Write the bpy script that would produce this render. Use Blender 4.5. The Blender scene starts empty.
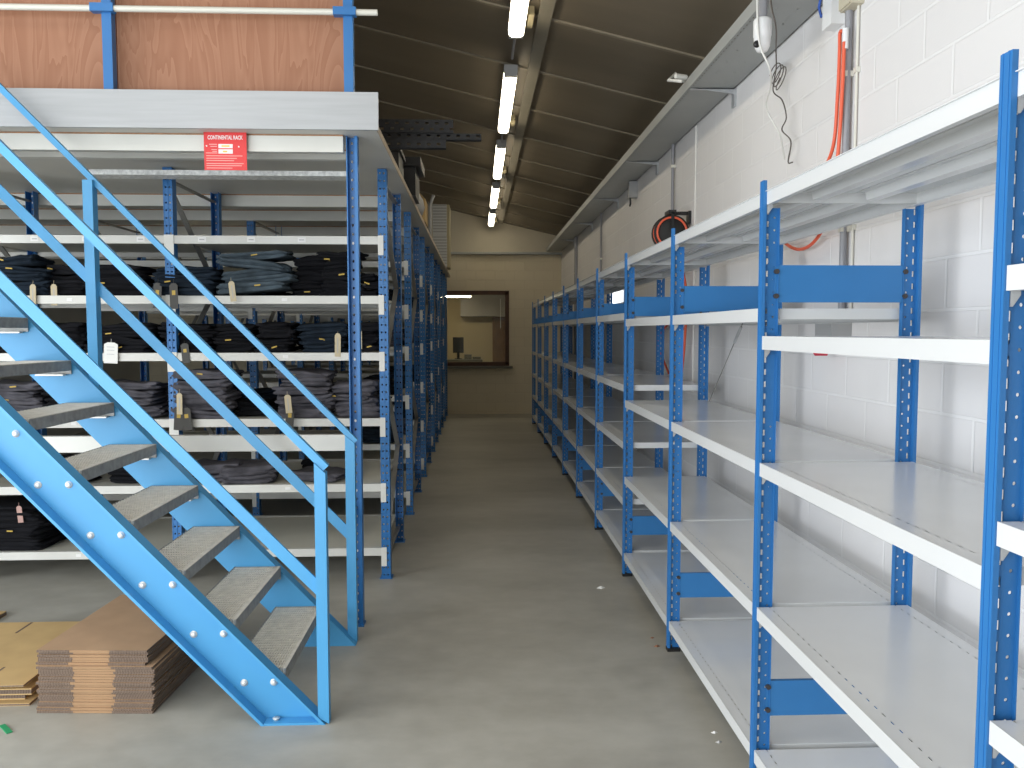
import bpy, math, random
from mathutils import Vector, Matrix
random.seed(7)
SC = bpy.context.scene
COL = SC.collection
R = math.radians

# ------------------------------------------------------------------ render look
SC.view_settings.view_transform = 'Standard'
SC.view_settings.look = 'None'
SC.view_settings.gamma = 1.0
SC.view_settings.use_curve_mapping = False
SC.view_settings.exposure = 0.0

# ------------------------------------------------------------------ materials
def lin(c):
    return tuple(((v/255)/12.92 if v/255 <= .04045 else ((v/255+.055)/1.055)**2.4) for v in c)
class NT:
    def __init__(s, name):
        s.m = bpy.data.materials.new(name); s.m.use_nodes = True
        s.t = s.m.node_tree; s.b = s.t.nodes['Principled BSDF']; s.o = s.t.nodes['Material Output']
    def n(s, typ, **k):
        nd = s.t.nodes.new(typ)
        for a, v in k.items(): setattr(nd, a, v)
        return nd
    def l(s, a, b): s.t.links.new(a, b)
    def math(s, op, a, b=None):
        nd = s.n('ShaderNodeMath', operation=op)
        for i, v in enumerate((a, b)):
            if v is None: continue
            if isinstance(v, (int, float)): nd.inputs[i].default_value = v
            else: s.l(v, nd.inputs[i])
        return nd.outputs[0]
    def objco(s): return s.n('ShaderNodeTexCoord').outputs['Object']
def setp(b, color, rough, metal=0.0, spec=0.5):
    b.inputs['Base Color'].default_value = (*color, 1)
    b.inputs['Roughness'].default_value = rough
    b.inputs['Metallic'].default_value = metal
    b.inputs['Specular IOR Level'].default_value = spec
def noisy(w, color, var, scale, detail=4, stretch=(1,1,1), col2=None, co=None):
    mp = w.n('ShaderNodeMapping'); mp.inputs['Scale'].default_value = stretch
    w.l(co or w.objco(), mp.inputs['Vector'])
    nz = w.n('ShaderNodeTexNoise'); nz.inputs['Scale'].default_value = scale; nz.inputs['Detail'].default_value = detail
    w.l(mp.outputs[0], nz.inputs['Vector'])
    rp = w.n('ShaderNodeValToRGB')
    rp.color_ramp.elements[0].position = .3; rp.color_ramp.elements[1].position = .7
    c2 = col2 or tuple(min(1, v*(1+var)) for v in color)
    c1 = tuple(v*(1-var) for v in color) if col2 is None else color
    rp.color_ramp.elements[0].color = (*c1, 1); rp.color_ramp.elements[1].color = (*c2, 1)
    w.l(nz.outputs['Fac'], rp.inputs['Fac']); w.l(rp.outputs['Color'], w.b.inputs['Base Color'])
    return nz
def bump(w, src, strength, dist):
    bp = w.n('ShaderNodeBump'); bp.inputs['Strength'].default_value = strength; bp.inputs['Distance'].default_value = dist
    w.l(src, bp.inputs['Height']); w.l(bp.outputs[0], w.b.inputs['Normal'])
def plain(name, color, rough=.5, metal=0., spec=.5, var=0, scale=8, stretch=(1,1,1), bmp=0, bd=.002):
    w = NT(name); setp(w.b, color, rough, metal, spec)
    if var:
        nz = noisy(w, color, var, scale, stretch=stretch)
        if bmp: bump(w, nz.outputs['Fac'], bmp, bd)
    return w.m
def emit(name, color, strength):
    w = NT(name); setp(w.b, color, .5)
    w.b.inputs['Emission Color'].default_value = (*color, 1); w.b.inputs['Emission Strength'].default_value = strength
    return w.m
def holes(name, color, rough, spots, pitch_axis='z', metal=0., spec=.5, var=0.04):
    """spots: (across axis, centre, half across, half along, pitch, phase, round?, use_abs)"""
    w = NT(name); setp(w.b, color, rough, metal, spec)
    noisy(w, color, var, 3)
    sp = w.n('ShaderNodeSeparateXYZ'); w.l(w.objco(), sp.inputs[0])
    ax = {'x': sp.outputs[0], 'y': sp.outputs[1], 'z': sp.outputs[2]}
    tot = None
    for (ac, c, ha, hb, pitch, ph, rnd, ab) in spots:
        u = ax[ac]
        if ab: u = w.math('ABSOLUTE', u)
        u = w.math('DIVIDE', w.math('ABSOLUTE', w.math('SUBTRACT', u, c)), ha)
        v = w.math('FRACT', w.math('ADD', w.math('DIVIDE', ax[pitch_axis], pitch), ph))
        v = w.math('DIVIDE', w.math('ABSOLUTE', w.math('SUBTRACT', v, .5)), hb/pitch)
        if rnd: d = w.math('ADD', w.math('MULTIPLY', u, u), w.math('MULTIPLY', v, v))
        else: d = w.math('MAXIMUM', u, v)
        k = w.math('LESS_THAN', d, 1.0)
        tot = k if tot is None else w.math('MAXIMUM', tot, k)
    tr = w.n('ShaderNodeBsdfTransparent'); mx = w.n('ShaderNodeMixShader')
    w.l(tot, mx.inputs[0]); w.l(w.b.outputs[0], mx.inputs[1]); w.l(tr.outputs[0], mx.inputs[2])
    w.l(mx.outputs[0], w.o.inputs['Surface'])
    return w.m

RACKBLUE = (.026, .165, .43)
M = {}
M['stair_blue'] = plain('stair_blue', (.070, .325, .61), .38, var=.05, scale=3)
M['rack_blue'] = plain('rack_blue', RACKBLUE, .4, var=.04, scale=4)
M['plate_blue'] = plain('plate_blue', (.030, .175, .43), .4, var=.04, scale=4)
M['post_holes'] = holes('post_holes', RACKBLUE, .4, [('x', .0235, .0038, .010, .0433, 0, False, True), ('x', .047, .0038, .0038, .0433, .5, True, True)])
M['upright_holes'] = holes('upright_holes', RACKBLUE, .4, [('x', .013, .0058, .0066, .05, 0, True, True)])
M['column_holes'] = holes('column_holes', RACKBLUE, .4, [('x', -.006, .006, .008, .05, 0, True, False)])
M['galv_holes'] = holes('galv_holes', (.42, .43, .44), .42, [('x', .014, .006, .008, .05, 0, True, True)], metal=.4)
M['black_holes'] = holes('black_holes', (.006, .006, .007), .7, [('z', .022, .007, .011, .06, 0, False, False), ('z', .057, .007, .011, .06, .5, False, False)], pitch_axis='x')
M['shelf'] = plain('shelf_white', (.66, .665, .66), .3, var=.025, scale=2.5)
M['shelf_top'] = holes('shelf_top', (.74, .75, .755), .2, [('x', .050, .0022, .009, .0433, 0, False, False), ('x', .512, .0022, .009, .0433, 0, False, False)], pitch_axis='y', var=.03)  # lighter than the lips, painting in light reflected off the wall
M['beam'] = plain('beam_cream', (.65, .64, .59), .42, var=.04, scale=4)
M['panel'] = plain('panel_cream', (.62, .60, .52), .45, var=.06, scale=3)
M['connector'] = plain('connector_white', (.74, .73, .68), .5)
M['galv'] = plain('galvanised_steel', (.47, .48, .49), .40, metal=.35, var=.12, scale=14)
M['galv_dark'] = plain('galvanised_tread', (.33, .33, .32), .45, metal=.3, var=.2, scale=30)  # tread noses and end plates darkened as painted shade
M['grating'] = plain('tread_grating', (.72, .69, .62), .5, var=.12, scale=25)
M['galv_bright'] = plain('galvanised_bright', (.70, .70, .68), .45, metal=.1, var=.25, scale=45)
M['fascia'] = plain('fascia_steel', (.41, .42, .43), .45, metal=.15, var=.05, scale=9, stretch=(.3,1,6))
M['brace'] = plain('brace_zinc', (.30, .295, .28), .45, metal=.5, var=.1, scale=12)
M['bolt'] = plain('bolt_zinc', (.75, .74, .70), .35, metal=.3)
M['dark_bolt'] = plain('bolt_dark', (.045, .04, .04), .5)
M['black'] = plain('black_plastic', (.012, .012, .013), .45)
M['blackmatt'] = plain('black_rubber', (.02, .02, .02), .7)
M['white_plastic'] = plain('white_plastic', (.80, .80, .80), .35)
M['beige_plastic'] = plain('beige_plastic', (.55, .50, .38), .5)
M['grey_plastic'] = plain('grey_plastic', (.38, .38, .38), .5)
M['pipe_grey'] = plain('pipe_grey', (.30, .30, .32), .45)
M['wall_strip'] = plain('wall_strip', (.80, .78, .74), .5)
M['pipe_cream'] = plain('pipe_cream', (.70, .68, .60), .4)
M['orange'] = plain('hose_orange', (.80, .13, .06), .45)
M['red'] = plain('sign_red', (.70, .025, .025), .4)
M['red_plastic'] = plain('red_plastic', (.6, .03, .06), .4)
M['sign_white'] = plain('sign_white', (.85, .80, .78), .5)
M['sign_yellow'] = plain('sign_yellow', (.80, .55, .10), .5)
M['sign_pink'] = plain('sign_faint', (.85, .35, .32), .5)
M['timber'] = plain('chipboard_edge', (.38, .20, .10), .7, var=.2, scale=60)
M['board_edge'] = plain('deck_board_edge', (.52, .43, .32), .7, var=.12, scale=40)
M['board_under'] = plain('deck_board_face', (.63, .615, .57), .55, var=.04, scale=3)
M['tag_tan'] = plain('tag_card', (.55, .46, .30), .7)
M['tag_dark'] = plain('tag_dark', (.045, .042, .036), .6)
M['tag_white'] = plain('tag_white', (.80, .79, .74), .6)
M['tag_yellow'] = plain('tag_yellow', (.48, .32, .05), .6)
M['tag_pink'] = plain('tag_pink', (.45, .27, .23), .6)
M['sticker'] = plain('sticker_white', (.80, .79, .76), .6)
M['ink'] = plain('ink_grey', (.42, .42, .42), .7)
M['frame_brown'] = plain('window_wood', (.075, .032, .014), .5, var=.2, scale=12)
M['sill'] = plain('sill_grey', (.13, .125, .10), .5)
M['door_brown'] = plain('door_wood', (.20, .11, .05), .5, var=.15, scale=8)
M['office_wall'] = plain('office_wall', (.50, .42, .27), .8, var=.03, scale=2)
M['cabinet_grey'] = plain('cabinet_grey', (.36, .34, .31), .5)
M['green'] = plain('green_tape', (.02, .30, .12), .5)
M['rust'] = plain('rust_bits', (.25, .12, .07), .8)
M['paper'] = plain('paper', (.8, .8, .78), .7)
M['cable_blue'] = plain('cable_blue', (.05, .12, .45), .5)
M['cable_white'] = plain('cable_white', (.75, .74, .70), .5)
M['cable_black'] = plain('cable_black', (.10, .085, .075), .5)
M['crate_rib'] = plain('crate_grey', (.58, .59, .59), .5)
M['crate_beige'] = plain('crate_beige', (.42, .36, .22), .6)
M['light'] = emit('tube_glow', (1.0, .89, .68), 9.5)
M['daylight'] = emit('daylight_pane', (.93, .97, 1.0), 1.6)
M['office_lamp'] = emit('office_lamp', (1.0, .86, .62), 20.0)

def cloth(name, c, var=.22):
    w = NT(name); setp(w.b, c, .9, spec=.15)
    nz = noisy(w, c, var, 9, detail=6)
    wv = w.n('ShaderNodeTexWave'); wv.inputs['Scale'].default_value = 40; wv.inputs['Distortion'].default_value = 8
    w.l(w.objco(), wv.inputs['Vector']); bump(w, wv.outputs['Fac'], .25, .003)
    return w.m
M['navy'] = cloth('denim_navy', (.013, .020, .030), .35)
M['slate'] = cloth('denim_slate', (.062, .082, .098), .38)
M['black_denim'] = cloth('denim_black', (.0085, .0085, .0105))
M['charcoal'] = cloth('denim_charcoal', (.085, .081, .092), .38)

def card(name, c, wave=False):
    w = NT(name); setp(w.b, c, .75, spec=.2)
    nz = noisy(w, c, .08, 6, stretch=(1, 1, 1))
    if wave:
        sp = w.n('ShaderNodeSeparateXYZ'); w.l(w.objco(), sp.inputs[0])
        s = w.math('SINE', w.math('MULTIPLY', sp.outputs[0], 900))
        bump(w, s, .8, .002)
    return w.m
M['card_top'] = card('cardboard_face', (.46, .30, .185))
M['card_yellow'] = card('cardboard_yellow', (.52, .36, .17))
M['card_mid'] = card('cardboard_fold', (.34, .21, .115))
M['card_edge'] = card('cardboard_flutes', (.20, .145, .11), True)

def concrete():
    w = NT('concrete_floor'); setp(w.b, (.3, .3, .28), .45, spec=.4)
    co = w.objco()
    n1 = w.n('ShaderNodeTexNoise'); n1.inputs['Scale'].default_value = .55; n1.inputs['Detail'].default_value = 8; n1.inputs['Roughness'].default_value = .62
    n2 = w.n('ShaderNodeTexNoise'); n2.inputs['Scale'].default_value = 7; n2.inputs['Detail'].default_value = 6
    mp = w.n('ShaderNodeMapping'); mp.inputs['Scale'].default_value = (1, 2.2, 1); mp.inputs['Rotation'].default_value = (0, 0, .5)
    w.l(co, mp.inputs['Vector'])
    w.l(mp.outputs[0], n1.inputs['Vector']); w.l(co, n2.inputs['Vector'])
    a = w.math('ADD', w.math('MULTIPLY', n1.outputs['Fac'], .72), w.math('MULTIPLY', n2.outputs['Fac'], .28))
    rp = w.n('ShaderNodeValToRGB'); e = rp.color_ramp.elements
    e[0].position = .36; e[0].color = (.315, .30, .26, 1); e[1].position = .66; e[1].color = (.48, .465, .415, 1)
    w.l(a, rp.inputs['Fac']); w.l(rp.outputs['Color'], w.b.inputs['Base Color'])
    rr = w.n('ShaderNodeMapRange'); rr.inputs['To Min'].default_value = .32; rr.inputs['To Max'].default_value = .6
    w.l(n2.outputs['Fac'], rr.inputs['Value']); w.l(rr.outputs[0], w.b.inputs['Roughness'])
    return w.m
M['floor'] = concrete()
def blocks(name, c, mort, ax):
    w = NT(name); setp(w.b, c, .6, spec=.3)
    sp = w.n('ShaderNodeSeparateXYZ'); w.l(w.objco(), sp.inputs[0])
    cb = w.n('ShaderNodeCombineXYZ')
    u = sp.outputs[1] if ax == 'y' else sp.outputs[0]
    w.l(w.math('ADD', u, .02), cb.inputs[0]); w.l(w.math('ADD', sp.outputs[2], .146), cb.inputs[1])
    bk = w.n('ShaderNodeTexBrick'); bk.inputs['Scale'].default_value = 1
    bk.inputs['Brick Width'].default_value = .392; bk.inputs['Row Height'].default_value = .1905
    bk.inputs['Mortar Size'].default_value = .008; bk.inputs['Mortar Smooth'].default_value = .4
    c2 = tuple(v*.965 for v in c)
    bk.inputs['Color1'].default_value = (*c, 1); bk.inputs['Color2'].default_value = (*c2, 1); bk.inputs['Mortar'].default_value = (*mort, 1)
    w.l(cb.outputs[0], bk.inputs['Vector']); w.l(bk.outputs['Color'], w.b.inputs['Base Color'])
    nz = w.n('ShaderNodeTexNoise'); nz.inputs['Scale'].default_value = 90
    w.l(w.objco(), nz.inputs['Vector'])
    h = w.math('ADD', w.math('MULTIPLY', bk.outputs['Fac'], -1.0), w.math('MULTIPLY', nz.outputs['Fac'], .12))
    bump(w, h, .5, .006)
    return w.m
M['wall_right'] = blocks('painted_blocks', (.765, .745, .735), (.80, .785, .775), 'y')
M['wall_back'] = blocks('painted_blocks_back', (.70, .62, .46), (.65, .57, .42), 'x')
M['wall_plain'] = plain('wall_plain', (.60, .58, .52), .8, var=.04, scale=2)
M['gable'] = plain('gable_panel', (.56, .51, .40), .6, var=.05, scale=2)
M['ceiling'] = plain('roof_panel', (.185, .152, .108), .5, metal=.2, var=.14, scale=1.3, stretch=(.4, 1.6, 1))
M['ceil_seam'] = plain('roof_seam', (.235, .20, .145), .5, var=.06)
M['ceil_strip'] = plain('roof_tray', (.19, .172, .135), .5, var=.06)
M['tray'] = holes('tray_steel', (.37, .385, .38), .5, [('x', -.132, .0045, .012, .05, 0, False, False), ('x', -.06, .0045, .008, .2, 0, False, False), ('x', .05, .0045, .008, .2, 0, False, False)], pitch_axis='y', metal=.25)
def plywood():
    w = NT('plywood'); setp(w.b, (.42, .20, .11), .55, spec=.3)
    co = w.objco()
    mp = w.n('ShaderNodeMapping'); mp.inputs['Scale'].default_value = (5, 5, .7); w.l(co, mp.inputs['Vector'])
    nz = w.n('ShaderNodeTexNoise'); nz.inputs['Scale'].default_value = 1.1; nz.inputs['Detail'].default_value = 3; nz.inputs['Distortion'].default_value = 1.2
    w.l(mp.outputs[0], nz.inputs['Vector'])
    s = w.math('FRACT', w.math('MULTIPLY', nz.outputs['Fac'], 9))
    rp = w.n('ShaderNodeValToRGB'); e = rp.color_ramp.elements
    e[0].color = (.33, .15, .085, 1); e[1].color = (.40, .20, .12, 1)
    w.l(s, rp.inputs['Fac']); w.l(rp.outputs['Color'], w.b.inputs['Base Color'])
    return w.m
M['plywood'] = plywood()
def glass():
    w = NT('window_glass')
    tr = w.n('ShaderNodeBsdfTransparent'); gl = w.n('ShaderNodeBsdfGlossy'); gl.inputs['Roughness'].default_value = .03
    tr.inputs['Color'].default_value = (.93, .95, .93, 1)
    mx = w.n('ShaderNodeMixShader'); mx.inputs[0].default_value = .015
    w.l(tr.outputs[0], mx.inputs[1]); w.l(gl.outputs[0], mx.inputs[2]); w.l(mx.outputs[0], w.o.inputs['Surface'])
    return w.m
M['glass'] = glass()

# ------------------------------------------------------------------ mesh builder
class MB:
    def __init__(s): s.v = []; s.f = []; s.mi = []; s.sm = []
    def add(s, vs, fs, mi=0, sm=False):
        o = len(s.v); s.v += [tuple(v) for v in vs]
        for f in fs: s.f.append([o+i for i in f]); s.mi.append(mi); s.sm.append(sm)
        return s
    def box(s, x0, x1, y0, y1, z0, z1, mi=0):
        v = [(x0,y0,z0),(x1,y0,z0),(x1,y1,z0),(x0,y1,z0),(x0,y0,z1),(x1,y0,z1),(x1,y1,z1),(x0,y1,z1)]
        f = [(0,3,2,1),(4,5,6,7),(0,1,5,4),(1,2,6,5),(2,3,7,6),(3,0,4,7)]
        return s.add(v, f, mi)
    def prism(s, poly, a, b, axis='y', mi=0):
        """polygon in the plane across `axis`, run from a to b"""
        def P(p, t):
            return (p[0], t, p[1]) if axis == 'y' else ((t, p[0], p[1]) if axis == 'x' else (p[0], p[1], t))
        n = len(poly)
        v = [P(p, a) for p in poly] + [P(p, b) for p in poly]
        f = [tuple(range(n)), tuple(range(2*n-1, n-1, -1))] + [(i, i+n, (i+1) % n + n, (i+1) % n) for i in range(n)]
        return s.add(v, f, mi)
    def bar(s, p, q, w, h, up=(0,0,1), mi=0):
        p = Vector(p); q = Vector(q); d = (q-p).normalized(); u = Vector(up)
        r = d.cross(u)
        if r.length < 1e-4: r = d.cross(Vector((1,0,0)))
        r.normalize(); u = r.cross(d)
        v = [e + r*a*w/2 + u*b*h/2 for e in (p, q) for a, b in ((-1,-1),(1,-1),(1,1),(-1,1))]
        f = [(0,1,2,3),(7,6,5,4),(0,4,5,1),(1,5,6,2),(2,6,7,3),(3,7,4,0)]
        return s.add(v, f, mi)
    def tube(s, pts, r, seg=8, mi=0, closed=False):
        pts = [Vector(p) for p in pts]; n = len(pts); rings = []
        nrm = None
        for i, p in enumerate(pts):
            a = pts[max(i-1, 0)]; b = pts[min(i+1, n-1)]; t = (b-a).normalized()
            if nrm is None:
                nrm = t.orthogonal().normalized()
            else:
                nrm = nrm - t*nrm.dot(t)
                nrm = nrm.normalized() if nrm.length > 1e-6 else t.orthogonal().normalized()
            bi = t.cross(nrm)
            rings.append([p + nrm*r*math.cos(2*math.pi*k/seg) + bi*r*math.sin(2*math.pi*k/seg) for k in range(seg)])
        v = [q for rg in rings for q in rg]; f = []
        for i in range(n-1):
            for k in range(seg): f.append((i*seg+k, i*seg+(k+1) % seg, (i+1)*seg+(k+1) % seg, (i+1)*seg+k))
        s.add(v, f, mi, True)
        return s.add(rings[0], [tuple(range(seg-1, -1, -1))], mi).add(rings[-1], [tuple(range(seg))], mi)
    def cyl(s, p, q, r, seg=12, mi=0): return s.tube([p, q], r, seg, mi)
    def lathe(s, c, prof, seg=20, axis='z', mi=0):
        def P(r, h, a):
            x, y = r*math.cos(a), r*math.sin(a)
            o = (x, y, h) if axis == 'z' else ((h, x, y) if axis == 'x' else (x, h, y))
            return (c[0]+o[0], c[1]+o[1], c[2]+o[2])
        v = [P(r, h, 2*math.pi*k/seg) for r, h in prof for k in range(seg)]; f = []
        for i in range(len(prof)-1):
            for k in range(seg): f.append((i*seg+k, i*seg+(k+1) % seg, (i+1)*seg+(k+1) % seg, (i+1)*seg+k))
        f2 = [tuple(range(seg-1, -1, -1)), tuple(range((len(prof)-1)*seg, len(prof)*seg))]
        o = len(s.v); s.v += v
        for q in f: s.f.append([o+i for i in q]); s.mi.append(mi); s.sm.append(True)
        for q in f2: s.f.append([o+i for i in q]); s.mi.append(mi); s.sm.append(False)
        return s
    def mesh(s, name, mats, off=(0,0,0)):
        me = bpy.data.meshes.new(name)
        me.from_pydata([(v[0]-off[0], v[1]-off[1], v[2]-off[2]) for v in s.v], [], s.f)
        for m in (mats if isinstance(mats, (list, tuple)) else [mats]): me.materials.append(M[m])
        me.polygons.foreach_set('material_index', s.mi); me.polygons.foreach_set('use_smooth', s.sm)
        me.validate(); 
        import bmesh
        bm = bmesh.new(); bm.from_mesh(me); bmesh.ops.recalc_face_normals(bm, faces=bm.faces); bm.to_mesh(me); bm.free()
        me.update()
        return me

def link(name, data, parent=None, loc=(0,0,0), rot=None):
    o = bpy.data.objects.new(name, data); COL.objects.link(o)
    o.location = loc
    if rot: o.rotation_euler = rot
    if parent: o.parent = parent
    return o
def tag(o, label=None, cat=None, group=None, kind=None):
    if label: o['label'] = label
    if cat: o['category'] = cat
    if group: o['group'] = group
    if kind: o['kind'] = kind
    return o
def thing(name, label, cat, loc=(0,0,0), group=None, rot=None):
    return tag(link(name, None, None, loc, rot), label, cat, group)
def part(name, mb, mats, parent, label=None):
    """mb in world coordinates; parent an unrotated thing (or a part of one)"""
    off = Vector((0,0,0)); p = parent
    while p is not None: off += p.location; p = p.parent
    o = link(name, mb.mesh(name, mats, off), parent)
    if label: o['label'] = label
    return o
def single(name, mb, mats, label, cat, group=None, base=None):
    b = base if base is not None else (0,0,0)
    o = link(name, mb.mesh(name, mats, b), None, b)
    return tag(o, label, cat, group)
def struct(name, mb, mats, parent=None):
    o = link(name, mb.mesh(name, mats), parent)
    if parent is None: o['kind'] = 'structure'
    return o
def text_mesh(txt, size, mat, ext=.0005):
    cu = bpy.data.curves.new('lettering', 'FONT'); cu.body = txt; cu.size = size; cu.extrude = ext
    cu.offset = size*.022; cu.align_x = 'CENTER'; cu.align_y = 'CENTER'; cu.resolution_u = 3
    o = bpy.data.objects.new('lettering', cu); COL.objects.link(o)
    bpy.context.view_layer.update()
    me = bpy.data.meshes.new_from_object(o.evaluated_get(bpy.context.evaluated_depsgraph_get()))
    bpy.data.objects.remove(o); me.materials.clear(); me.materials.append(M[mat])
    return me
ORD = ['bottom', 'second', 'third', 'fourth', 'fifth', 'sixth', 'seventh', 'eighth', 'ninth', 'tenth',
       'eleventh', 'twelfth', 'thirteenth', 'fourteenth', 'fifteenth', 'sixteenth', 'seventeenth', 'eighteenth', 'nineteenth', 'twentieth', 'twenty-first', 'twenty-second']

# ------------------------------------------------------------------ room
XW, YB, XL, YF = 1.71, 16.56, -6.6, -2.2
def zc(x): return 3.98 - .235*x
struct('floor', MB().box(XL, XW+.2, YF-6, YB+3, -.1, 0), 'floor')
struct('wall_right', MB().box(XW, XW+.2, YF, YB, 0, zc(XW)+.15), 'wall_right')
wb = MB()   # back wall with the office window opening
WX0, WX1, WZ0, WZ1 = -.95, .62, 1.01, 2.47
wb.box(XL, WX0, YB, YB+.2, 0, 3.25).box(WX1, XW+.2, YB, YB+.2, 0, 3.25).box(WX0, WX1, YB, YB+.2, 0, WZ0).box(WX0, WX1, YB, YB+.2, WZ1, 3.25)
struct('wall_back', wb, 'wall_back')
struct('wall_gable', MB().prism([(XL, 3.25), (XW, 3.25), (XW, zc(XW)+.1), (XL, zc(XL)+.1)], YB-.03, YB+.2), 'gable')
struct('trim_1', MB().box(XL, XW, YB-.10, YB, 3.225, 3.265), 'tray')
LY0, LY1, LZ = -2.0, 3.25, 3.6     # open loading door in the left wall, beside the camera
struct('wall_left', MB().box(XL-.2, XL, YF, LY0, 0, 5.7).box(XL-.2, XL, LY1, YB, 0, 5.7).box(XL-.2, XL, LY0, LY1, LZ, 5.7), 'wall_plain')
DX0, DX1, DZ = -5.6, -1.15, 3.5
wf = MB().box(XL, DX0, YF-.2, YF, 0, 6.2).box(DX1, XW+.2, YF-.2, YF, 0, zc(XW)+.3).prism([(DX0, DZ), (DX1, DZ), (DX1, zc(DX1)), (DX0, zc(DX0))], YF-.2, YF)
struct('wall_front', wf, 'wall_plain')
struct('ceiling', MB().prism([(XL-.2, zc(XL-.2)), (XW+.2, zc(XW+.2)), (XW+.2, zc(XW+.2)+.12), (XL-.2, zc(XL-.2)+.12)], YF, YB+.2), 'ceiling')
sm = MB()
k = 0; y = 5.82 - 1.15*6
while y < YB:
    if y > YF: sm.bar((XL, y, zc(XL)-.006), (XW, y, zc(XW)-.006), .036, .014)
    y += 1.15
struct('trim_2', sm, 'ceil_seam')
struct('trim_3', MB().prism([(.43, zc(.43)+.01), (.43, zc(.43)-.03), (.52, zc(.52)-.03), (.52, zc(.52)+.01)], YF, YB-.03), 'ceil_strip')

# office window, frame, sill and pane
w1 = link('window_1', None, None, (0,0,0)); w1['kind'] = 'structure'
fm = MB()
for (x0, x1, z0, z1) in ((WX0-.03, WX1+.03, WZ1-.05, WZ1+.03), (WX0-.03, WX1+.03, WZ0-.03, WZ0+.05), (WX0-.03, WX0+.05, WZ0, WZ1), (WX1-.05, WX1+.03, WZ0, WZ1)):
    fm.box(x0, x1, YB-.025, YB+.1, z0, z1)
struct('window_frame', fm, 'frame_brown', w1)
struct('window_sill', MB().box(WX0-.1, WX1+.10, YB-.12, YB, WZ0-.075, WZ0-.03), 'sill', w1)
struct('pane', MB().box(WX0+.04, WX1-.04, YB+.03, YB+.036, WZ0+.04, WZ1-.04), 'glass', w1)
# the office behind it
ofw = MB().box(-2.6, 1.8, 19.0, 19.1, 0, 2.9).box(-2.7, -2.6, YB+.2, 19.1, 0, 2.9).box(1.8, 1.9, YB+.2, 19.1, 0, 2.9).box(-2.7, 1.9, YB+.2, 19.1, 2.75, 2.9)
struct('wall_office', ofw, 'office_wall')
t = thing('wall_cabinet', 'grey overhead cabinet on the office wall behind the brown window', 'cabinet', (.18, 18.75, 2.0))  # grey box added for the roller door reflected in the glass
part('cabinet_body', MB().box(-.37, .74, 18.62, 19.0, 2.02, 2.60), 'cabinet_grey', t)
part('cabinet_door', MB().box(-.36, .17, 18.60, 18.62, 2.03, 2.59), 'cabinet_grey', t)
part('cabinet_door', MB().box(.19, .73, 18.60, 18.62, 2.03, 2.59), 'cabinet_grey', t)
t = thing('office_desk', 'dark desk inside the office behind the brown window', 'desk', (-.45, 18.2, 0))
part('desk_top', MB().box(-1.3, .12, 17.8, 18.6, 1.02, 1.06), 'sill', t)
for x in (-1.27, .06):
    for yy in (17.83, 18.55): part('leg', MB().box(x, x+.04, yy, yy+.04, 0, 1.02), 'sill', t)
t = thing('computer_monitor', 'black monitor standing on the office desk', 'monitor', (-.42, 18.3, 1.06))
part('screen', MB().box(-.54, -.30, 18.28, 18.31, 1.20, 1.55), 'black', t)
part('stand', MB().box(-.45, -.39, 18.31, 18.34, 1.07, 1.30).box(-.50, -.34, 18.22, 18.42, 1.06, 1.075), 'black', t)
o = struct('door_1', MB().box(.36, .45, 18.9, 19.0, 0, 1.98).box(.36, 1.4, 18.9, 19.0, 1.98, 2.06).box(.45, 1.3, 18.95, 19.0, 0, 1.98), 'door_brown')
single('office_papers', MB().box(-.28, -.12, 18.0, 18.2, 1.06, 1.17).box(-.10, .08, 18.0, 18.2, 1.06, 1.12), 'sill', 'low dark paper tray beside the monitor on the office desk', 'paper tray')
t = thing('office_ceiling_light', 'lit strip light on the office ceiling behind the brown window', 'ceiling light', (-.4, 17.6, 2.75))
part('housing', MB().box(-1.3, -.12, 17.42, 17.60, 2.435, 2.475), 'white_plastic', t)
part('tube', MB().box(-1.28, -.13, 17.44, 17.58, 2.405, 2.435), 'office_lamp', t, 'glowing tube')
for x in (-1.0, -.25): part('hanger', MB().cyl((x, 17.51, 2.475), (x, 17.51, 2.75), .006, 6), 'brace', t)
t = thing('door_light', 'narrow bright upright light inside the right of the office window', 'light', (.58, 18.55, 2.0))
part('tube', MB().box(.50, .515, 17.6, 17.62, 1.75, 2.38), 'sticker', t)

# daylight window low in the right wall behind the shelving
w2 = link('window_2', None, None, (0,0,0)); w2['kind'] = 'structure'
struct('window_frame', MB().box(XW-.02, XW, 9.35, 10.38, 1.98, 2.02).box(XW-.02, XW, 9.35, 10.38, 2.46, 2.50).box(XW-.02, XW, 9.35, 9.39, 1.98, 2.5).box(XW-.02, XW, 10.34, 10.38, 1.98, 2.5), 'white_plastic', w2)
struct('pane', MB().box(XW-.008, XW-.002, 9.39, 10.34, 2.02, 2.46), 'daylight', w2)

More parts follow.
